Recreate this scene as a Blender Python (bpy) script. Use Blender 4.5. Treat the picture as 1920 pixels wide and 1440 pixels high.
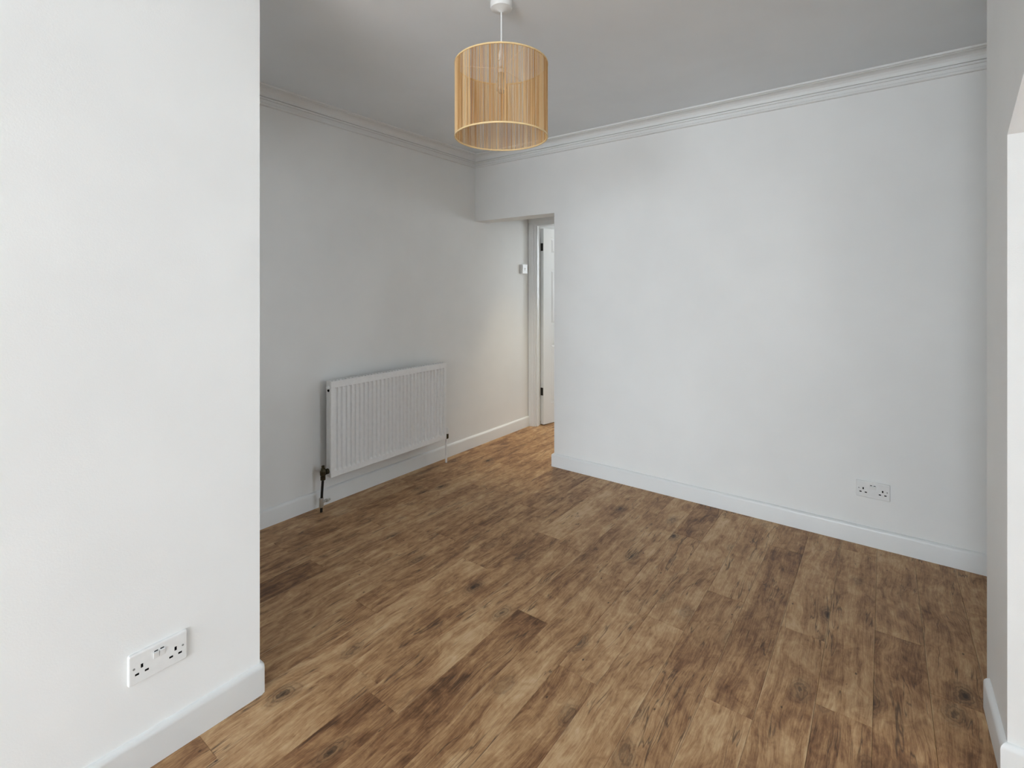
import bpy, bmesh, math, random
from mathutils import Vector, Matrix
random.seed(7)
S = bpy.context.scene
for o in list(bpy.data.objects): bpy.data.objects.remove(o)
COL = S.collection

# ------------------------------------------------------------------ camera
F_PX, HORIZON, YAW, EYE = 929.0, 542.0, math.radians(36.88), 1.36
cd = bpy.data.cameras.new('camera'); cam = bpy.data.objects.new('camera', cd); COL.objects.link(cam)
cd.sensor_width = 36.0; cd.lens = F_PX/1920*36; cd.shift_y = -(720-HORIZON)/1920; cd.clip_start = 0.02
cam.location = (0, 0, EYE); cam.rotation_euler = (math.pi/2, 0, YAW)
S.camera = cam

# ------------------------------------------------------------------ world, lights, exposure
W = bpy.data.worlds.new('world'); S.world = W; W.use_nodes = True
bg = W.node_tree.nodes['Background']
bg.inputs['Color'].default_value = (0.82, 0.915, 1.0, 1); bg.inputs['Strength'].default_value = 7.0
WIN = (-1.60, 2.20, 0.06, 2.40)             # daylight window behind the camera: x0, x1, z0, z1
BACK_Y = -6.0
SIDE = (1.55, 2.20, 0.80, 2.20)             # unseen window added in the side room, lights the left walls through the opening: y0, y1, z0, z1
XR = 2.3
def portal(name, loc, rot, sx, sy):
    l = bpy.data.lights.new(name, 'AREA'); l.shape = 'RECTANGLE'; l.size = sx; l.size_y = sy
    l.cycles.is_portal = True
    o = bpy.data.objects.new(name, l); COL.objects.link(o); o.location = loc; o.rotation_euler = rot
portal('window_portal', ((WIN[0]+WIN[1])/2, BACK_Y-0.02, (WIN[2]+WIN[3])/2), (math.pi/2, 0, 0), WIN[1]-WIN[0], WIN[3]-WIN[2])
portal('added_side_window_portal', (XR+0.02, (SIDE[0]+SIDE[1])/2, (SIDE[2]+SIDE[3])/2), (math.pi/2, 0, math.pi/2), SIDE[1]-SIDE[0], SIDE[3]-SIDE[2])
HALL = 5.5
HWIN = (-1.82, -1.35, 1.10, 2.05)           # unseen window added at the end of the hall to light the passage: x0, x1, z0, z1
portal('added_hall_window_portal', ((HWIN[0]+HWIN[1])/2, HALL+0.02, (HWIN[2]+HWIN[3])/2), (-math.pi/2, 0, 0), HWIN[1]-HWIN[0], HWIN[3]-HWIN[2])
h2 = bpy.data.lights.new('hall_lamp', 'POINT'); h2.shadow_soft_size = 0.12; h2.energy = 1.2; h2.color = (1.0, 0.84, 0.60)
h2o = bpy.data.objects.new('hall_lamp', h2); COL.objects.link(h2o); h2o.location = (-1.45, 4.95, 1.95)
h3 = bpy.data.lights.new('passage_fill_spot', 'SPOT'); h3.spot_size = math.radians(58); h3.spot_blend = 1.0; h3.shadow_soft_size = 0.05; h3.energy = 42.0; h3.color = (1.0, 0.86, 0.60)  # added unseen spot that brightens the passage floor; no fitting modelled
h3o = bpy.data.objects.new('passage_fill_spot', h3); COL.objects.link(h3o); h3o.location = (-2.25, 3.72, 2.48)
S.view_settings.view_transform = 'Standard'; S.view_settings.look = 'None'
S.view_settings.gamma = 1; S.view_settings.use_curve_mapping = False
S.view_settings.exposure = 0.95

# ------------------------------------------------------------------ materials
def srgb(r, g, b):
    f = lambda c: (c/255/12.92) if c/255 <= 0.04045 else ((c/255+0.055)/1.055)**2.4
    return (f(r), f(g), f(b), 1)
class NT:
    def __init__(s, name):
        s.m = bpy.data.materials.new(name); s.m.use_nodes = True; s.t = s.m.node_tree
        s.b = s.t.nodes['Principled BSDF']; s.out = s.t.nodes['Material Output']
    def n(s, kind, **kw):
        x = s.t.nodes.new(kind)
        for k, v in kw.items(): setattr(x, k, v)
        return x
    def put(s, sock, v):
        if hasattr(v, 'is_linked') or hasattr(v, 'links'): s.t.links.new(v, sock)
        else: sock.default_value = v
    def math(s, op, a, b=None, c=None, clamp=False):
        x = s.n('ShaderNodeMath', operation=op, use_clamp=clamp)
        s.put(x.inputs[0], a)
        if b is not None: s.put(x.inputs[1], b)
        if c is not None: s.put(x.inputs[2], c)
        return x.outputs[0]
    def vmath(s, op, a, b):
        x = s.n('ShaderNodeVectorMath', operation=op); s.put(x.inputs[0], a); s.put(x.inputs[1], b); return x.outputs[0]
    def noise(s, vec, scale, detail=4, rough=0.55, dist=0.0):
        x = s.n('ShaderNodeTexNoise'); s.put(x.inputs['Vector'], vec)
        x.inputs['Scale'].default_value = scale; x.inputs['Detail'].default_value = detail
        x.inputs['Roughness'].default_value = rough; x.inputs['Distortion'].default_value = dist
        return x.outputs['Fac']
    def ramp(s, fac, stops, interp='LINEAR'):
        x = s.n('ShaderNodeValToRGB'); x.color_ramp.interpolation = interp; e = x.color_ramp.elements
        while len(e) < len(stops): e.new(0.5)
        for i, (p, c) in enumerate(stops):
            e[i].position = p; e[i].color = c if isinstance(c, tuple) else (c, c, c, 1)
        s.put(x.inputs['Fac'], fac); return x.outputs['Color']
    def mix(s, fac, a, b, blend='MIX'):
        x = s.n('ShaderNodeMix', data_type='RGBA', blend_type=blend)
        s.put(x.inputs['Factor'], fac); s.put(x.inputs[6], a); s.put(x.inputs[7], b); return x.outputs[2]
    def bump(s, h, strength, dist):
        x = s.n('ShaderNodeBump'); x.inputs['Strength'].default_value = strength; x.inputs['Distance'].default_value = dist
        s.put(x.inputs['Height'], h); s.put(s.b.inputs['Normal'], x.outputs['Normal'])

def paint(name, rgb, rough, bump=0.0, spec=0.5, mottle=0.02):
    k = NT(name); p = k.n('ShaderNodeNewGeometry').outputs['Position']
    n1 = k.noise(p, 1.7, 3)
    base = srgb(*rgb); lo = tuple(c*(1-mottle*2) for c in base[:3])+(1,); hi = tuple(min(1, c*(1+mottle)) for c in base[:3])+(1,)
    k.put(k.b.inputs['Base Color'], k.ramp(n1, [(0.3, lo), (0.7, hi)]))
    k.b.inputs['Roughness'].default_value = rough; k.b.inputs['Specular IOR Level'].default_value = spec
    if bump: k.bump(k.noise(p, 260, 3), bump, 0.002)
    return k.m
def plain(name, rgb, rough, metal=0.0, spec=0.5):
    k = NT(name); p = k.n('ShaderNodeTexCoord').outputs['Object']
    n1 = k.noise(p, 40, 2); base = srgb(*rgb)
    k.put(k.b.inputs['Base Color'], k.ramp(n1, [(0.3, tuple(c*0.95 for c in base[:3])+(1,)), (0.7, base)]))
    k.b.inputs['Roughness'].default_value = rough; k.b.inputs['Metallic'].default_value = metal
    k.b.inputs['Specular IOR Level'].default_value = spec
    return k.m

M = {}
M['wall'] = paint('wall_paint', (244, 244, 242), 0.55, 0.12, 0.35)
M['ceiling'] = paint('ceiling_paint', (242, 246, 249), 0.75, 0.10, 0.25)
M['cornice'] = paint('cornice_paint', (238, 238, 236), 0.6, 0.0, 0.3, 0.01)
M['gloss'] = paint('gloss_paint', (240, 241, 240), 0.28, 0.0, 0.5, 0.008)
M['rad'] = plain('radiator_enamel', (250, 250, 249), 0.32)
M['nickel'] = plain('worn_nickel', (196, 194, 188), 0.3, 0.75)
M['plastic'] = plain('white_plastic', (240, 240, 238), 0.30)
M['black'] = plain('dark_slot', (10, 9, 9), 0.85, 0, 0.1)
M['bronze'] = plain('tarnished_brass', (74, 68, 50), 0.38, 0.8)
M['darkpipe'] = plain('dark_pipe', (40, 37, 33), 0.45, 0.4)
M['steel'] = plain('steel', (70, 68, 64), 0.4, 0.8)
M['screw'] = plain('screw_grey', (150, 150, 148), 0.5, 0.2)
M['subfloor'] = plain('subfloor', (38, 28, 20), 0.9)
M['frame'] = plain('shade_wire', (236, 206, 152), 0.5)

def wood():
    k = NT('rustic_oak_plank')
    oc = k.n('ShaderNodeTexCoord').outputs['Object']
    oi = k.n('ShaderNodeObjectInfo'); sp = k.n('ShaderNodeSeparateColor'); k.put(sp.inputs[0], oi.outputs['Color'])
    tone, s1, s2 = sp.outputs[0], sp.outputs[1], sp.outputs[2]
    off = k.n('ShaderNodeCombineXYZ'); k.put(off.inputs[0], k.math('MULTIPLY', s1, 61.0)); k.put(off.inputs[1], k.math('MULTIPLY', s2, 83.0))
    k.put(off.inputs[2], k.math('MULTIPLY', s1, 17.0))
    p = k.vmath('ADD', oc, off.outputs[0])
    # gentle wander of the grain
    wn = k.n('ShaderNodeTexNoise'); k.put(wn.inputs['Vector'], k.vmath('MULTIPLY', p, (3.0, 2.2, 1.0))); wn.inputs['Scale'].default_value = 1.0; wn.inputs['Detail'].default_value = 2
    warp = k.vmath('MULTIPLY', k.vmath('SUBTRACT', wn.outputs['Color'], (0.5, 0.5, 0.5)), (0.085, 0.05, 0.0))
    q = k.vmath('ADD', p, warp)
    sc = lambda v, x, y: k.vmath('MULTIPLY', v, (x, y, 1.0))
    blotch = k.noise(sc(q, 7.5, 3.4), 1.0, 5, 0.62, 0.5)
    patch = k.noise(sc(q, 26.0, 13.0), 1.0, 5, 0.65, 0.9)
    streak = k.noise(sc(q, 34.0, 1.5), 1.0, 4, 0.6)
    grain = k.noise(sc(q, 170.0, 11.0), 1.0, 5, 0.7)
    fine = k.noise(sc(q, 420.0, 26.0), 1.0, 4, 0.7)
    v = k.math('MULTIPLY', k.math('SUBTRACT', blotch, 0.5), 1.05)
    v = k.math('ADD', v, k.math('MULTIPLY', k.math('SUBTRACT', patch, 0.5), 0.82))
    v = k.math('ADD', v, k.math('MULTIPLY', k.math('SUBTRACT', streak, 0.5), 0.72))
    v = k.math('ADD', v, k.math('MULTIPLY', k.math('SUBTRACT', grain, 0.5), 0.75))
    v = k.math('ADD', v, k.math('MULTIPLY', k.math('SUBTRACT', fine, 0.5), 0.45))
    v = k.math('ADD', v, tone)
    col = k.ramp(v, [(0.04, srgb(92, 60, 36)), (0.27, srgb(138, 98, 64)), (0.50, srgb(176, 136, 95)), (0.72, srgb(200, 164, 122)), (0.97, srgb(214, 183, 144))])
    # knots: sparse dark eyes with rings
    vo = k.n('ShaderNodeTexVoronoi'); k.put(vo.inputs['Vector'], sc(q, 7.0, 3.6)); vo.inputs['Scale'].default_value = 1.0
    wob = k.math('MULTIPLY', k.math('SUBTRACT', k.noise(sc(p, 60.0, 30.0), 1.0, 3), 0.5), 0.16)
    dist = k.math('ADD', vo.outputs['Distance'], wob)
    vs = k.n('ShaderNodeSeparateColor'); k.put(vs.inputs[0], vo.outputs['Color'])
    sel = k.math('GREATER_THAN', vs.outputs[0], 0.50)
    halo = k.math('MULTIPLY', k.ramp(dist, [(0.05, 1.0), (0.30, 0.0)]), sel)
    ring = k.math('SINE', k.math('MULTIPLY', dist, 95.0))
    ringm = k.math('MULTIPLY', k.math('MULTIPLY', k.math('ADD', ring, 0.2, clamp=True), halo), 0.8)
    eye = k.math('MULTIPLY', k.ramp(dist, [(0.04, 1.0), (0.09, 0.0)]), sel)
    col = k.mix(k.math('MULTIPLY', halo, 0.55, clamp=True), col, srgb(90, 64, 44))
    col = k.mix(k.math('MULTIPLY', ringm, 0.8, clamp=True), col, srgb(62, 42, 28))
    col = k.mix(k.math('MULTIPLY', eye, 0.85, clamp=True), col, srgb(46, 31, 22))
    # splits along the grain
    cn = k.noise(sc(q, 19.0, 1.3), 1.0, 3, 0.6)
    cr = k.math('SUBTRACT', 1.0, k.math('MULTIPLY', k.math('ABSOLUTE', k.math('SUBTRACT', cn, 0.5)), 75.0), clamp=True)
    cm = k.ramp(k.noise(sc(p, 7.0, 3.6), 1.0, 2), [(0.49, 0.0), (0.56, 1.0)])
    crack = k.math('MULTIPLY', cr, cm)
    col = k.mix(k.math('MULTIPLY', crack, 0.75, clamp=True), col, srgb(62, 43, 30))
    # pale printed edges along the long sides
    sx = k.n('ShaderNodeSeparateXYZ'); k.put(sx.inputs[0], oc)
    edge = k.math('MULTIPLY', k.math('SUBTRACT', k.math('ABSOLUTE', sx.outputs[0]), 0.0715), 350.0, clamp=True)
    em = k.ramp(k.noise(sc(p, 3.0, 2.4), 1.0, 2), [(0.46, 0.0), (0.62, 0.50)])
    col = k.mix(k.math('MULTIPLY', edge, em), col, srgb(206, 176, 138))
    # small dark worm holes
    v2 = k.n('ShaderNodeTexVoronoi'); k.put(v2.inputs['Vector'], sc(p, 24.0, 14.0)); v2.inputs['Scale'].default_value = 1.0
    s2c = k.n('ShaderNodeSeparateColor'); k.put(s2c.inputs[0], v2.outputs['Color'])
    hole = k.math('MULTIPLY', k.ramp(v2.outputs['Distance'], [(0.05, 1.0), (0.11, 0.0)]), k.math('GREATER_THAN', s2c.outputs[1], 0.82))
    col = k.mix(k.math('MULTIPLY', hole, 0.8), col, srgb(52, 34, 22))
    k.put(k.b.inputs['Base Color'], col)
    rr = k.math('ADD', 0.40, k.math('MULTIPLY', grain, 0.22)); k.put(k.b.inputs['Roughness'], rr)
    k.b.inputs['Specular IOR Level'].default_value = 0.45
    h = k.math('SUBTRACT', k.math('ADD', k.math('MULTIPLY', grain, 0.6), k.math('MULTIPLY', fine, 0.4)), k.math('MULTIPLY', crack, 0.8))
    k.bump(h, 0.35, 0.0015)
    return k.m
M['wood'] = wood()

def threads_mat():
    k = NT('string_thread')
    p = k.n('ShaderNodeTexCoord').outputs['Object']
    n1 = k.noise(k.vmath('MULTIPLY', p, (90, 90, 1.0)), 1.0, 4, 0.65)
    c = k.ramp(n1, [(0.32, srgb(204, 156, 96)), (0.5, srgb(246, 218, 168)), (0.70, srgb(252, 238, 208))])
    d = k.n('ShaderNodeBsdfDiffuse'); k.put(d.inputs['Color'], c)
    t = k.n('ShaderNodeBsdfTranslucent'); k.put(t.inputs['Color'], c)
    mx = k.n('ShaderNodeMixShader'); mx.inputs[0].default_value = 0.5
    k.t.links.new(d.outputs[0], mx.inputs[1]); k.t.links.new(t.outputs[0], mx.inputs[2])
    k.t.links.new(mx.outputs[0], k.out.inputs['Surface'])
    return k.m
M['thread'] = threads_mat()
def bulb_mat():
    k = NT('pearl_bulb_glass'); k.b.inputs['Base Color'].default_value = srgb(238, 232, 220)
    k.b.inputs['Roughness'].default_value = 0.15; k.b.inputs['Transmission Weight'].default_value = 0.55
    p = k.n('ShaderNodeTexCoord').outputs['Object']; k.put(k.b.inputs['Roughness'], k.math('ADD', 0.12, k.math('MULTIPLY', k.noise(p, 30, 2), 0.1)))
    return k.m
M['bulb'] = bulb_mat()

# ------------------------------------------------------------------ mesh helpers
def obj(name, bm, mat, parent=None, loc=None, smooth=False, angle=None):
    bmesh.ops.recalc_face_normals(bm, faces=bm.faces[:])
    me = bpy.data.meshes.new(name); bm.to_mesh(me); bm.free()
    me.materials.append(mat)
    if smooth:
        me.polygons.foreach_set('use_smooth', [True]*len(me.polygons))
        if angle: me.set_sharp_from_angle(angle=math.radians(angle))
    o = bpy.data.objects.new(name, me); COL.objects.link(o)
    if loc is not None: o.location = loc
    if parent is not None: o.parent = parent
    return o
def empty(name, loc, rotz=0):
    o = bpy.data.objects.new(name, None); COL.objects.link(o); o.location = loc; o.rotation_euler = (0, 0, rotz)
    o.empty_display_size = 0.05; return o
def tag(o, label, cat, group=None):
    o['label'] = label; o['category'] = cat
    if group: o['group'] = group
    return o
def struct(o, label=None):
    o['kind'] = 'structure'
    if label: o['label'] = label
    return o
def box(bm, x0, x1, y0, y1, z0, z1, bevel=0.0, seg=2):
    g = bmesh.ops.create_cube(bm, size=1.0)
    vs = g['verts']
    for v in vs:
        v.co = Vector((x0+(v.co.x+0.5)*(x1-x0), y0+(v.co.y+0.5)*(y1-y0), z0+(v.co.z+0.5)*(z1-z0)))
    if bevel:
        es = list({e for v in vs for e in v.link_edges})
        bmesh.ops.bevel(bm, geom=es, offset=bevel, segments=seg, affect='EDGES', clamp_overlap=True)
    return bm
def prism(bm, pts, axis, a0, a1):
    """extrude a 2-D outline along an axis; pts are the other two coordinates in order"""
    def P(u, v, a):
        return {'x': (a, u, v), 'y': (u, a, v), 'z': (u, v, a)}[axis]
    A = [bm.verts.new(P(u, v, a0)) for u, v in pts]; B = [bm.verts.new(P(u, v, a1)) for u, v in pts]
    n = len(pts)
    bm.faces.new(A); bm.faces.new(B[::-1])
    for i in range(n): bm.faces.new((A[i], B[i], B[(i+1) % n], A[(i+1) % n]))
    return bm
def sweep(bm, path, prof):
    """profile (offset to the left of the path, z) swept along a mitred xy polyline"""
    n = len(path); rings = []
    for i, (x, y) in enumerate(path):
        p = Vector((x, y))
        d0 = (p-Vector(path[i-1])).normalized() if i else None
        d1 = (Vector(path[i+1])-p).normalized() if i < n-1 else None
        d0 = d0 or d1; d1 = d1 or d0
        n0 = Vector((-d0.y, d0.x)); n1 = Vector((-d1.y, d1.x)); m = (n0+n1); m = m/(m.dot(n0))
        rings.append([bm.verts.new((p.x+m.x*o, p.y+m.y*o, z)) for o, z in prof])
    k = len(prof)
    for i in range(n-1):
        for j in range(k): bm.faces.new((rings[i][j], rings[i][(j+1) % k], rings[i+1][(j+1) % k], rings[i+1][j]))
    bm.faces.new(rings[0]); bm.faces.new(rings[-1][::-1])
    return bm
def lathe(bm, prof, seg=32, mat=None):
    rings = []
    for r, z in prof:
        if r < 1e-6: rings.append([bm.verts.new((0, 0, z))])
        else: rings.append([bm.verts.new((r*math.cos(2*math.pi*i/seg), r*math.sin(2*math.pi*i/seg), z)) for i in range(seg)])
    for a, b in zip(rings, rings[1:]):
        for i in range(seg):
            j = (i+1) % seg
            if len(a) == 1 and len(b) == 1: continue
            if len(a) == 1: bm.faces.new((a[0], b[i], b[j]))
            elif len(b) == 1: bm.faces.new((a[i], a[j], b[0]))
            else: bm.faces.new((a[i], a[j], b[j], b[i]))
    for r in (rings[0], rings[-1]):
        if len(r) > 1: bm.faces.new(r)
    if mat: bmesh.ops.transform(bm, matrix=mat, verts=[v for r in rings for v in r])
    return bm
def tube(bm, pts, r, seg=10):
    pts = [Vector(p) for p in pts]; rings = []; n = len(pts)
    for i, p in enumerate(pts):
        d = (pts[min(i+1, n-1)]-pts[max(i-1, 0)]).normalized()
        a = d.cross(Vector((0, 0, 1)) if abs(d.z) < 0.9 else Vector((1, 0, 0))).normalized(); b = d.cross(a)
        rings.append([bm.verts.new(p+r*(math.cos(2*math.pi*k/seg)*a+math.sin(2*math.pi*k/seg)*b)) for k in range(seg)])
    for a, b in zip(rings, rings[1:]):
        for k in range(seg): bm.faces.new((a[k], a[(k+1) % seg], b[(k+1) % seg], b[k]))
    bm.faces.new(rings[0]); bm.faces.new(rings[-1][::-1])
    return bm
def ring(bm, R, z, r, seg=64, s2=8):
    rs = []
    for i in range(seg):
        a = 2*math.pi*i/seg
        rs.append([bm.verts.new(((R+r*math.cos(b))*math.cos(a), (R+r*math.cos(b))*math.sin(a), z+r*math.sin(b))) for b in [2*math.pi*k/s2 for k in range(s2)]])
    for i in range(seg):
        for k in range(s2): bm.faces.new((rs[i][k], rs[i][(k+1) % s2], rs[(i+1) % seg][(k+1) % s2], rs[(i+1) % seg][k]))
    return bm
B = bmesh.new

# ------------------------------------------------------------------ the room
CEIL = 2.505
XL, XP = -2.83, -1.683        # recessed left wall, near left wall
PEND = 0.826                  # where the near left wall ends
YF, TF = 3.24, 0.16           # far wall and its thickness
XO = -2.025                   # right side of the passage opening
XN, Y0N, Y1N = 0.275, 1.93, 2.27   # right-hand pier
YE = 4.06                     # end wall of the passage with the door
ZH = 1.945                    # underside of the bulkhead

struct(obj('wall_left', box(B(), XL-0.15, XP, BACK_Y, PEND, 0, CEIL), M['wall']), 'near white left wall that stops short at an outer corner')
struct(obj('wall_left_recess', box(B(), XL-0.15, XL, PEND, YE, 0, CEIL), M['wall']), 'white recessed left wall carrying the radiator')
struct(obj('wall_far', prism(B(), [(XL, ZH), (XL, CEIL), (XR, CEIL), (XR, 0), (XO, 0), (XO, ZH)], 'y', YF, YF+TF), M['wall']), 'white far wall with a dropped bulkhead over the passage')
slope = 0.5
struct(obj('wall_right', prism(B(), [(Y1N, 0), (Y1N, CEIL), (Y0N-(CEIL-1.79)/slope, CEIL), (Y0N, 1.79), (Y0N, 0)], 'x', XN, XN+0.30), M['wall']), 'white pier at right with a sloping soffit over the opening')
struct(obj('wall_light_block', box(B(), XN, XN+0.85, -1.2, -0.75, 0, CEIL), M['wall']))  # unseen stub wall added to keep window light off the pier jamb
struct(obj('wall_light_block_recess', box(box(B(), 0.95, 1.07, Y1N, YF, 0, CEIL), XN+0.30, 1.07, Y1N-0.12, Y1N, 0, CEIL), M['wall']))  # unseen walls added behind the pier to block side window light from the far wall
bm = B(); a0, a1, b0, b1 = SIDE
box(bm, XR, XR+0.15, BACK_Y, a0, 0, CEIL); box(bm, XR, XR+0.15, a1, YF+TF, 0, CEIL)
box(bm, XR, XR+0.15, a0, a1, 0, b0); box(bm, XR, XR+0.15, a0, a1, b1, CEIL)
struct(obj('wall_right_outer', bm, M['wall']))
bm = B(); w = 0.05
box(bm, XR+0.05, XR+0.11, a0, a0+w, b0, b1); box(bm, XR+0.05, XR+0.11, a1-w, a1, b0, b1)
box(bm, XR+0.05, XR+0.11, a0+w, a1-w, b0, b0+w); box(bm, XR+0.05, XR+0.11, a0+w, a1-w, b1-w, b1)
struct(obj('added_window_2', bm, M['gloss']))  # frame of the added side room window
bm = B(); x0, x1, z0, z1 = WIN; T = 0.14
box(bm, XP, x0, BACK_Y-T, BACK_Y, 0, CEIL); box(bm, x1, XR+0.15, BACK_Y-T, BACK_Y, 0, CEIL)
box(bm, x0, x1, BACK_Y-T, BACK_Y, 0, z0); box(bm, x0, x1, BACK_Y-T, BACK_Y, z1, CEIL)
struct(obj('wall_behind', bm, M['wall']))
bm = B(); w = 0.05
box(bm, x0, x0+w, BACK_Y-0.11, BACK_Y-0.05, z0, z1); box(bm, x1-w, x1, BACK_Y-0.11, BACK_Y-0.05, z0, z1)
box(bm, x0+w, x1-w, BACK_Y-0.11, BACK_Y-0.05, z0, z0+w); box(bm, x0+w, x1-w, BACK_Y-0.11, BACK_Y-0.05, z1-w, z1)
box(bm, (x0+x1)/2-w/2, (x0+x1)/2+w/2, BACK_Y-0.11, BACK_Y-0.05, z0+w, z1-w)
struct(obj('window_1', bm, M['gloss']))
struct(obj('ceiling', box(B(), XL-0.15, XR+0.15, BACK_Y-T, HALL+0.15, CEIL, CEIL+0.1), M['ceiling']))
# passage and the hall beyond the door
XPR = -1.80
struct(obj('wall_passage_right', box(B(), XPR, XPR+0.12, YF+TF, YE, 0, CEIL), M['wall']))
DX0, DX1, DZ = -2.755, -1.975, 1.985           # clear door opening
struct(obj('wall_passage_end', prism(B(), [(XL-0.15, 0), (XL-0.15, CEIL), (-1.05, CEIL), (-1.05, 0), (DX1+0.03, 0), (DX1+0.03, DZ+0.03), (DX0-0.03, DZ+0.03), (DX0-0.03, 0)], 'y', YE, YE+0.085), M['wall']))
struct(obj('wall_hall_left', box(B(), XL-0.15, XL, YE+0.085, HALL, 0, CEIL), M['wall']))
struct(obj('wall_hall_right', box(B(), -1.2, -1.05, YE+0.085, HALL, 0, CEIL), M['wall']))
hx0, hx1, hz0, hz1 = HWIN
bm = B(); box(bm, XL-0.15, hx0, HALL, HALL+0.15, 0, CEIL); box(bm, hx1, -1.05, HALL, HALL+0.15, 0, CEIL)
box(bm, hx0, hx1, HALL, HALL+0.15, 0, hz0); box(bm, hx0, hx1, HALL, HALL+0.15, hz1, CEIL)
struct(obj('wall_hall_end', bm, M['wall']))
bm = B(); w = 0.05
box(bm, hx0, hx0+w, HALL+0.05, HALL+0.11, hz0, hz1); box(bm, hx1-w, hx1, HALL+0.05, HALL+0.11, hz0, hz1)
box(bm, hx0+w, hx1-w, HALL+0.05, HALL+0.11, hz0, hz0+w); box(bm, hx0+w, hx1-w, HALL+0.05, HALL+0.11, hz1-w, hz1)
struct(obj('added_window_3', bm, M['gloss']))  # frame of the added hall window

# floor of individual planks
floor = struct(obj('floor', box(B(), XL-0.15, XR+0.15, BACK_Y-T, HALL+0.15, -0.08, -0.007), M['subfloor']), 'rustic brown wood plank floor running away from the camera')
PW, X0G, PL = 0.152, -0.636, 1.219
joint = {-5: 1.05, -4: 1.70, 3: 1.90, 0: 2.32, -11: 1.385, 4: 2.45}
darkset = {(-5, 1.05): .29, (-4, 1.70): .34, (3, 1.90): .32, (-11, 1.385): .31, (4, 2.45): .38}
def plank(x0, x1, y0, y1, tone):
    bm = B(); hx, hy, c = (x1-x0)/2, (y1-y0)/2, 0.0012
    def rect(a, z): return [bm.verts.new((sx*(hx-a), sy*(hy-a), z)) for sx, sy in ((-1, -1), (1, -1), (1, 1), (-1, 1))]
    t, m, b = rect(c, 0), rect(0.0002, -c), rect(0.0002, -0.007)
    bm.faces.new(t)
    for u, v in ((t, m), (m, b)):
        for i in range(4): bm.faces.new((u[i], v[i], v[(i+1) % 4], u[(i+1) % 4]))
    bm.faces.new(b[::-1])
    o = obj('plank', bm, M['wood'], floor, ((x0+x1)/2, (y0+y1)/2, 0))
    o.color = (tone, random.random(), random.random(), 1)
k0 = math.floor((XL-X0G)/PW); k1 = math.ceil((XR-X0G)/PW)
for k in range(k0, k1):
    xa, xb = max(X0G+k*PW, XL), min(X0G+(k+1)*PW, XR)
    ylo = BACK_Y if xb > XP else (PEND-0.02 if xb > XL else YE+0.12)
    yhi = HALL if xa < XPR+0.6 else YF
    j = joint.get(k, 0.37*k*PL % PL + random.uniform(-.15, .15))
    while j > ylo: j -= PL
    while j < yhi:
        a, b = max(j, ylo), min(j+PL, yhi)
        if b-a > 0.01:
            tone = random.choice([.41, .45, .48, .52, .55, .59])
            for (kk, jj), tt in darkset.items():
                if kk == k and abs(b-jj) < 0.02: tone = tt
            plank(xa, xb, a, b, tone)
        j += PL

# skirting boards
SK = [(0, 0), (0.016, 0), (0.016, 0.084), (0.0145, 0.091), (0.009, 0.097), (0.003, 0.100), (0, 0.100)]
def arc(cx, cy, r, a0, a1, n=5):
    return [(cx+r*math.cos(math.radians(a0+(a1-a0)*i/n)), cy+r*math.sin(math.radians(a0+(a1-a0)*i/n))) for i in range(n+1)]
def skirt(name, path, label=None):
    return struct(obj(name, sweep(B(), path, SK), M['gloss'], smooth=True, angle=32), label)
# profile lies to the left of travel
skirt('baseboard_left', [(XL+0.016, PEND), (XP-0.004, PEND), (XP-0.0012, PEND-0.0012), (XP, PEND-0.004), (XP, BACK_Y)], 'white skirting along the near left wall, turning its outer corner')
skirt('baseboard_left_recess', [(XL, YE), (XL, PEND)], 'white skirting under the radiator')
skirt('baseboard_far', [(0.95, YF), (XO, YF), (XO, YF+TF), (XO+0.10, YF+TF)], 'white skirting along the far wall')
skirt('baseboard_right', [(XN+0.30, Y0N), (XN, Y0N), (XN, Y1N-0.06)], 'white skirting around the right-hand pier')

# cornice
CO = [(0, -0.100), (0.010, -0.100), (0.014, -0.096), (0.014, -0.088), (0.010, -0.084), (0.006, -0.083), (0.008, -0.066), (0.016, -0.066), (0.018, -0.062),
      (0.018, -0.057), (0.013, -0.056), (0.013, -0.053), (0.024, -0.053), (0.024, -0.047), (0.020, -0.046), (0.023, -0.034), (0.031, -0.023), (0.043, -0.016), (0.060, -0.013),
      (0.063, -0.013), (0.063, -0.010), (0.074, -0.010), (0.077, -0.007), (0.077, 0), (0, 0)]
CO = [(d, CEIL+z) for d, z in CO]
struct(obj('trim_1', sweep(B(), [(0.95, YF), (XL, YF), (XL, PEND)], CO), M['cornice']), 'white stepped plaster cornice around the top of the walls')

# door frame and door
fr = struct(empty('trim_2', ((DX0+DX1)/2, YE, 0)), 'white moulded door frame at the end of the passage')
def at(o, bm, name, mat, **kw):
    x = obj(name, bm, mat, o, **kw); x.matrix_parent_inverse = Matrix.Translation(-Vector(o.location)); return x
AR = lambda s, xi: [(xi, YE), (xi+s*0.000, YE-0.012), (xi+s*0.012, YE-0.016), (xi+s*0.022, YE-0.016), (xi+s*0.028, YE-0.021), (xi+s*0.053, YE-0.024), (xi+s*0.057, YE-0.020), (xi+s*0.057, YE)]
at(fr, prism(B(), AR(-1, DX0-0.015), 'z', 0, DZ+0.015), 'architrave', M['gloss'])
at(fr, prism(B(), AR(1, DX1+0.012), 'z', 0, DZ+0.015), 'architrave', M['gloss'])
top = [(YE, DZ+0.015), (YE-0.012, DZ+0.015), (YE-0.016, DZ+0.027), (YE-0.016, DZ+0.037), (YE-0.021, DZ+0.043), (YE-0.024, DZ+0.068), (YE-0.020, DZ+0.072), (YE, DZ+0.072)]
at(fr, prism(B(), top, 'x', DX0-0.072, DX1+0.069), 'architrave', M['gloss'])
def jamb(xa, xb): return box(B(), xa, xb, YE-0.004, YE+0.09, 0, DZ)
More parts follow.
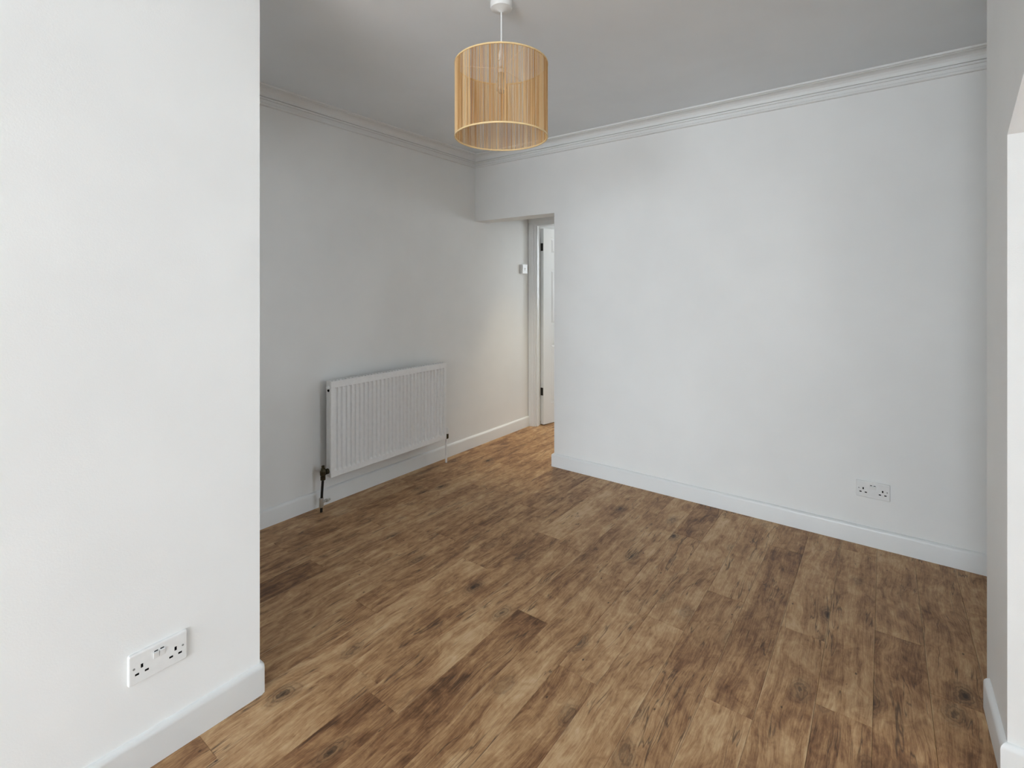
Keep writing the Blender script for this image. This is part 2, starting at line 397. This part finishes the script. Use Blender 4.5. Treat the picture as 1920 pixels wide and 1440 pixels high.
at(fr, jamb(DX0-0.03, DX0), 'door_lining', M['gloss']); at(fr, jamb(DX1, DX1+0.03), 'door_lining', M['gloss'])
at(fr, box(B(), DX0-0.03, DX1+0.03, YE-0.004, YE+0.09, DZ, DZ+0.03), 'door_lining', M['gloss'])
at(fr, box(B(), DX0, DX0+0.012, YE+0.012, YE+0.045, 0, DZ), 'door_stop', M['gloss'])

DW, DT, DH = 0.762, 0.038, 1.965
door = struct(empty('door_1', (DX0+0.004, YE+0.090, 0), math.radians(77)), 'white six-panel door standing open beyond the passage')
def door_leaf():
    bm = B(); y0, y1 = -DT, 0.0     # local: x along the leaf from the hinge; the -y face looks back into the passage side
    box(bm, 0, DW, y0+0.010, y1-0.010, 0.008, DH)
    xs = [0, 0.100, 0.100+0.2285, 0.100+0.2285+0.105, DW-0.100, DW]; zs = [0.008, 0.21, 0.81, 1.0, 1.56, 1.71, 1.88, DH]
    for s in (0, 1):
        ya, yb = ((y0, y0+0.010) if s == 0 else (y1-0.010, y1))
        for i in (0, 2, 4): box(bm, xs[i], xs[i+1], ya, yb, zs[0], zs[-1])
        for j in (0, 2, 4, 6):
            for i in (1, 3): box(bm, xs[i], xs[i+1], ya, yb, zs[j], zs[j+1])
    return bm, xs, zs
bm, xs, zs = door_leaf()
leaf = obj('leaf', bm, M['gloss'], door)
for i in (1, 3):
    for j in (1, 3, 5):
        bm = B(); xa, xb, za, zb = xs[i], xs[i+1], zs[j], zs[j+1]
        for ya, yb, yc in ((0, -DT+0.0102, -DT+0.003), (0, -0.0102, -0.003)):
            r0 = [bm.verts.new((x, yb, z)) for x, z in ((xa+.018, za+.018), (xb-.018, za+.018), (xb-.018, zb-.018), (xa+.018, zb-.018))]
            r1 = [bm.verts.new((x, yc, z)) for x, z in ((xa+.034, za+.034), (xb-.034, za+.034), (xb-.034, zb-.034), (xa+.034, zb-.034))]
            bm.faces.new(r1); bm.faces.new(r0[::-1])
            for q in range(4): bm.faces.new((r0[q], r0[(q+1) % 4], r1[(q+1) % 4], r1[q]))
        obj('panel', bm, M['gloss'], door)
for z in (1.78, 0.335):
    bm = B(); tube(bm, [(-0.004, -0.008, z-0.038), (-0.004, -0.008, z+0.038)], 0.0050, 8)
    box(bm, -0.002, 0.0, -0.032, -0.006, z-0.038, z+0.038)
    obj('hinge', bm, M['steel'], door)['label'] = 'dull steel hinge'
bm = B(); lathe(bm, [(0.025, 0), (0.025, 0.006), (0.009, 0.008), (0.009, 0.04), (0, 0.04)], 20, Matrix.Translation((DW-0.06, -DT, 0.98)) @ Matrix.Rotation(math.pi/2, 4, 'X'))
box(bm, DW-0.17, DW-0.05, -DT-0.052, -DT-0.038, 0.972, 0.988, 0.004)
obj('handle', bm, M['steel'], door)

# ------------------------------------------------------------------ radiator
RY0, RY1, RZ0, RZ1 = 1.765, 2.775, 0.197, 0.790
RXF, RXB = -2.715, -2.764
rad = tag(empty('radiator', (XL, (RY0+RY1)/2, 0)), 'white ribbed panel radiator on the recessed left wall', 'radiator')
def rp(bm, name, mat, parent=None, **kw):
    x = obj(name, bm, mat, parent or rad, **kw)
    x.matrix_parent_inverse = Matrix.Translation(-Vector(rad.location)) if parent is None else Matrix.Identity(4)
    return x
bm = B(); N = 29; mar = 0.022; pitch = (RY1-RY0-2*mar)/N; ys = [(RY0, 0), (RY0+0.004, 0)]
dep = 0.012
for i in range(N):
    a = RY0+mar+i*pitch
    ys += [(a+0.0045, 0), (a+0.0085, 1), (a+pitch-0.0085, 1), (a+pitch-0.0045, 0)]
ys += [(RY1-0.004, 0), (RY1, 0)]
zsr = [(RZ0, 0), (RZ0+0.003, 0), (RZ0+0.036, 0), (RZ0+0.048, 1), (RZ1-0.046, 1), (RZ1-0.040, 0), (RZ1-0.003, 0), (RZ1, 0)]
grid = []
for j, (z, gz) in enumerate(zsr):
    row = []
    for i, (y, gy) in enumerate(ys):
        edge = 0.004 if (i in (0, len(ys)-1) or j in (0, len(zsr)-1)) else 0
        row.append(bm.verts.new((RXF-dep*gy*gz-edge, y, z)))
    grid.append(row)
for j in range(len(zsr)-1):
    for i in range(len(ys)-1): bm.faces.new((grid[j][i], grid[j][i+1], grid[j+1][i+1], grid[j+1][i]))
panel = rp(bm, 'front_panel', M['rad'], smooth=True, angle=25)
rp(box(B(), RXB, RXB+0.012, RY0+0.004, RY1-0.004, RZ0+0.01, RZ1-0.006), 'back_panel', M['rad'])
bm = B()
for i in range(48):
    y = RY0+0.03+i*(RY1-RY0-0.06)/47
    box(bm, RXB+0.012, RXF-0.013, y-0.0006, y+0.0006, RZ0+0.02, RZ1-0.02)
rp(bm, 'convector_fin', M['rad'])['kind'] = 'stuff'
def side(y0, y1, hole):
    bm = B(); box(bm, RXB, RXF-0.003, y0, y1, RZ0+0.004, RZ1-0.001, 0.0012, 1); return rp(bm, 'side_panel', M['rad'])
side(RY0, RY0+0.0035, True); side(RY1-0.0035, RY1, False)
bm = B(); za, zb = RZ1-0.004, RZ1+0.0005
box(bm, RXB, RXB+0.010, RY0, RY1, za, zb); box(bm, RXF-0.014, RXF-0.003, RY0, RY1, za, zb)
ns = 40
for i in range(ns+1):
    y = RY0+0.01+i*(RY1-RY0-0.02)/ns; box(bm, RXB+0.010, RXF-0.014, y-0.004, y+0.004, za, zb)
rp(bm, 'top_grille', M['rad'])
RotX = lambda a: Matrix.Rotation(math.radians(a), 4, 'X')
# bleed opening in the left side panel
hx, hz = -2.738, 0.742
bm = B(); lathe(bm, [(0.0095, 0), (0.0095, 0.003), (0, 0.003)], 16, Matrix.Translation((hx, RY0, hz-0.007)) @ RotX(90))
rp(bm, 'bleed_hole', M['black'])
bm = B(); lathe(bm, [(0.011, 0), (0.011, 0.008), (0.008, 0.010), (0.004, 0.010), (0.004, 0.018), (0, 0.018)], 16, Matrix.Translation((hx, RY0, hz+0.010)) @ RotX(90))
rp(bm, 'bleed_valve', M['rad'])
# left valve: tarnished brass lockshield with dark pipe and drain cock
vx, vy, vz = -2.740, 1.728, 0.238
bm = B(); lathe(bm, [(0.012, -0.045), (0.015, -0.043), (0.015, -0.022), (0.012, -0.020), (0.0175, -0.014), (0.0185, 0.010), (0.013, 0.018), (0.013, 0.026), (0.009, 0.030), (0.009, 0.043), (0, 0.046)], 14, Matrix.Translation((vx, vy, vz)))
lathe(bm, [(0.010, 0.010), (0.010, 0.020), (0.017, 0.020), (0.017, 0.034), (0.010, 0.034), (0.010, 0.042), (0, 0.042)], 12, Matrix.Translation((vx, vy, vz)) @ RotX(-90))
valve = rp(bm, 'lockshield_valve', M['bronze'], smooth=True, angle=35); valve['label'] = 'tarnished brass valve'
bm = B(); tube(bm, [(vx, vy, vz-0.03), (vx-0.002, vy-0.006, 0.115), (vx-0.003, vy-0.010, 0.0)], 0.0078, 12)
rp(bm, 'pipe', M['darkpipe'], smooth=True, angle=40)['label'] = 'dark bare pipe'
bm = B(); px, py = vx-0.003, vy-0.009
lathe(bm, [(0.0125, 0.030), (0.0135, 0.034), (0.0135, 0.082), (0.0125, 0.086)], 14, Matrix.Translation((px, py, 0)))
lathe(bm, [(0.008, 0.008), (0.008, 0.026), (0.0105, 0.028), (0.0105, 0.036), (0.0065, 0.038), (0.0065, 0.056), (0, 0.056)], 12, Matrix.Translation((px+0.004, py, 0.062)) @ RotX(-90))
tube(bm, [(px+0.010, py+0.030, 0.062), (px+0.026, py+0.034, 0.066)], 0.006, 8)
rp(bm, 'drain_valve', M['nickel'], smooth=True, angle=35)
# right valve with white cap and painted pipe
wx, wy, wz = -2.742, 2.803, 0.222
bm = B(); lathe(bm, [(0.011, -0.034), (0.014, -0.030), (0.014, 0.004), (0.010, 0.008), (0, 0.008)], 14, Matrix.Translation((wx, wy, wz)))
lathe(bm, [(0.009, 0.008), (0.009, 0.018), (0.014, 0.018), (0.014, 0.027), (0, 0.027)], 12, Matrix.Translation((wx, wy, wz-0.008)) @ RotX(90))
v2 = rp(bm, 'lockshield_valve', M['bronze'], smooth=True, angle=35)
bm = B(); lathe(bm, [(0.0180, 0.006), (0.0190, 0.010), (0.0165, 0.046), (0.011, 0.052), (0, 0.053)], 16, Matrix.Translation((wx, wy, wz)))
rp(bm, 'valve_cap', M['plastic'], v2, smooth=True, angle=40)['label'] = 'white plastic valve cap'
bm = B(); tube(bm, [(wx, wy, wz-0.025), (wx-0.004, wy-0.004, 0.14), (wx-0.004, wy-0.004, 0.0)], 0.0085, 12)
rp(bm, 'pipe', M['rad'], smooth=True, angle=40)['label'] = 'white painted pipe'
for y in (RY0+0.18, RY1-0.18):
    rp(box(B(), XL+0.001, RXB, y-0.02, y+0.02, 0.28, 0.72), 'bracket', M['rad'])

# ------------------------------------------------------------------ double sockets
def pin(bm, x, z, w, h, y=-0.0102): box(bm, x-w/2, x+w/2, y, y+0.004, z-h/2, z+h/2)
def socket(loc, rotz, label):
    t = tag(empty('double_socket', loc, rotz), label, 'socket', 'white double wall sockets')   # local: face looks along -y
    bm = B()
    def rr(hw, hh, r, y):
        pts = []
        for cx, cz, a0 in ((hw-r, hh-r, 0), (-hw+r, hh-r, 90), (-hw+r, -hh+r, 180), (hw-r, -hh+r, 270)):
            for i in range(5):
                a = math.radians(a0+22.5*i); pts.append(bm.verts.new((cx+r*math.cos(a), y, cz+r*math.sin(a))))
        return pts
    rs = [rr(0.073, 0.043, 0.005, 0), rr(0.073, 0.043, 0.005, -0.0065), rr(0.0715, 0.0415, 0.005, -0.0088), rr(0.0690, 0.0390, 0.004, -0.0096)]
    for a, b in zip(rs, rs[1:]):
        for i in range(20): bm.faces.new((a[i], a[(i+1) % 20], b[(i+1) % 20], b[i]))
    bm.faces.new(rs[0][::-1]); bm.faces.new(rs[-1])
    obj('faceplate', bm, M['plastic'], t)
    for cx in (-0.0415, 0.0415):
        for dx, z, w, h, nm in ((0, 0.0035, 0.0058, 0.0108, 'earth_slot'), (-0.0115, -0.0150, 0.0096, 0.0054, 'pin_slot'), (0.0115, -0.0150, 0.0096, 0.0054, 'pin_slot')):
            bm = B(); box(bm, cx+dx-w/2, cx+dx+w/2, -0.0098, -0.0060, z-h/2, z+h/2)
            obj(nm, bm, M['black'], t)
    for cx in (-0.0075, 0.0075):
        bm = B(); pts = [(-0.0096, 0.004), (-0.0104, 0.004), (-0.0140, 0.0225), (-0.0110, 0.0235), (-0.0096, 0.0235)]
        prism(bm, pts, 'x', cx-0.0066, cx+0.0066); obj('rocker_switch', bm, M['plastic'], t)
        bm = B(); box(bm, cx-0.0045, cx+0.0045, -0.0102, -0.008, 0.0240, 0.0268); obj('switch_gap', bm, M['black'], t)
    for cx in (-0.0603, 0.0603):
        bm = B(); lathe(bm, [(0.0030, 0), (0.0030, 0.0006), (0, 0.0010)], 12, Matrix.Translation((cx, -0.0095, 0.003)) @ RotX(90))
        obj('screw', bm, M['screw'], t)
    return t
socket((XP, 0.533, 0.295), math.radians(90), 'white double socket low on the near left wall')
socket((-0.046, YF, 0.297), 0, 'white double socket low on the far wall above the skirting')

# ------------------------------------------------------------------ wall box by the door
tb = tag(empty('wall_thermostat', (XL, 3.945, 1.555), math.radians(90)), 'small white square control box on the wall beside the door frame', 'thermostat')
bm = B(); box(bm, -0.042, 0.042, -0.022, 0, -0.043, 0.043, 0.003, 2); obj('back_box', bm, M['plastic'], tb)
bm = B(); box(bm, -0.0425, 0.0425, -0.030, -0.022, -0.0435, 0.0435, 0.003, 2); obj('faceplate', bm, M['plastic'], tb)
bm = B(); prism(bm, [(-0.030, -0.011), (-0.0325, -0.011), (-0.036, 0.011), (-0.030, 0.011)], 'x', -0.007, 0.007); obj('rocker_switch', bm, M['plastic'], tb)
bm = B(); box(bm, -0.007, 0.007, -0.0305, -0.0295, -0.0135, -0.0112); obj('switch_gap', bm, M['screw'], tb)

# ------------------------------------------------------------------ pendant lamp
LX, LY = -1.222, 1.558
lamp = tag(empty('pendant_lamp', (LX, LY, CEIL)), 'beige string drum pendant shade hanging from a white ceiling rose', 'lamp')
zz = lambda z: z-CEIL
SR, SZ0, SZ1 = 0.184, 1.966, 2.254
bm = B(); lathe(bm, [(0.0445, 0), (0.0445, -0.020), (0.0425, -0.026), (0.0360, -0.0285), (0.010, -0.036), (0.006, -0.040), (0, -0.040)], 40)
obj('ceiling_rose', bm, M['plastic'], lamp, smooth=True, angle=35)
bm = B(); tube(bm, [(0, 0, -0.036), (0, 0, zz(2.30))], 0.0031, 10); obj('flex_cord', bm, M['plastic'], lamp, smooth=True, angle=60)
bm = B(); lathe(bm, [(0.0032, zz(2.318)), (0.007, zz(2.312)), (0.013, zz(2.292)), (0.016, zz(2.276)), (0.0165, zz(2.270)), (0.0145, zz(2.268)), (0.0145, zz(2.244)), (0.0185, zz(2.244)), (0.0185, zz(2.238)), (0.0150, zz(2.236)), (0.0150, zz(2.222)), (0, zz(2.222))], 24)
hold = obj('lamp_holder', bm, M['plastic'], lamp, smooth=True, angle=35)
bm = B(); lathe(bm, [(0.012, zz(2.224)), (0.0125, zz(2.205)), (0.017, zz(2.193)), (0.0215, zz(2.176)), (0.0215, zz(2.166)), (0.018, zz(2.152)), (0.010, zz(2.143)), (0, zz(2.141))], 24)
obj('bulb', bm, M['bulb'], lamp, smooth=True)
shade = obj('shade_threads', B(), M['thread'], lamp)
bm = B(); NTH = 540
def thread(a, r, rt, dz=0.0, da=0.0):
    c0 = []; c1 = []
    for k in range(3):
        b = 2*math.pi*k/3+a
        for z, lst, aa in ((zz(SZ0), c0, a), (zz(SZ1), c1, a+da)):
            x = rt*math.cos(aa)+r*math.cos(b); y = rt*math.sin(aa)+r*math.sin(b); lst.append(bm.verts.new((x, y, z)))
    for k in range(3): bm.faces.new((c0[k], c0[(k+1) % 3], c1[(k+1) % 3], c1[k]))
for i in range(NTH):
    a = 2*math.pi*(i+random.uniform(-.42, .42))/NTH + 0.006*math.sin(i*0.37+2*math.sin(i*0.061)) + 0.004*math.sin(i*0.93)
    thread(a, random.choice([.00062, .00072, .00082, .00095]), SR+random.uniform(-.0006, .0006), da=random.uniform(-.010, .010) if random.random() < .25 else random.uniform(-.002, .002))
toward = math.atan2(-LY, -LX)
for da in (-0.72, 0.24, 2.5, -2.1, 1.25):       # thicker strands where the string is tied off
    for q in range(5): thread(toward-da+0.004*q, .0012, SR+.0012, da=random.uniform(-.004, .004))
bmesh.ops.recalc_face_normals(bm, faces=bm.faces[:]); bm.to_mesh(shade.data); bm.free()
shade['kind'] = 'stuff'; shade['label'] = 'beige vertical string threads of the drum shade'
for z in (SZ1, SZ0):
    bm = B()
    h = 0.0028
    prof = [(SR+0.0022, z-h), (SR+0.0022, z+h), (SR-0.0022, z+h), (SR-0.0022, z-h)]
    n = 72; rs = [[bm.verts.new((r*math.cos(2*math.pi*i/n), r*math.sin(2*math.pi*i/n), zz(q))) for r, q in prof] for i in range(n)]
    for i in range(n):
        for k in range(4): bm.faces.new((rs[i][k], rs[i][(k+1) % 4], rs[(i+1) % n][(k+1) % 4], rs[(i+1) % n][k]))
    obj('rim_ring', bm, M['frame'], lamp, smooth=True, angle=40)
bm = B(); ring(bm, 0.0200, zz(2.241), 0.0022, 28, 6)
for q in range(3):
    a = toward+0.5+q*2*math.pi/3; tube(bm, [(0.020*math.cos(a), 0.020*math.sin(a), zz(2.241)), (0.1828*math.cos(a), 0.1828*math.sin(a), zz(SZ1-0.002))], 0.0016, 6)
obj('shade_carrier', bm, M['plastic'], lamp)
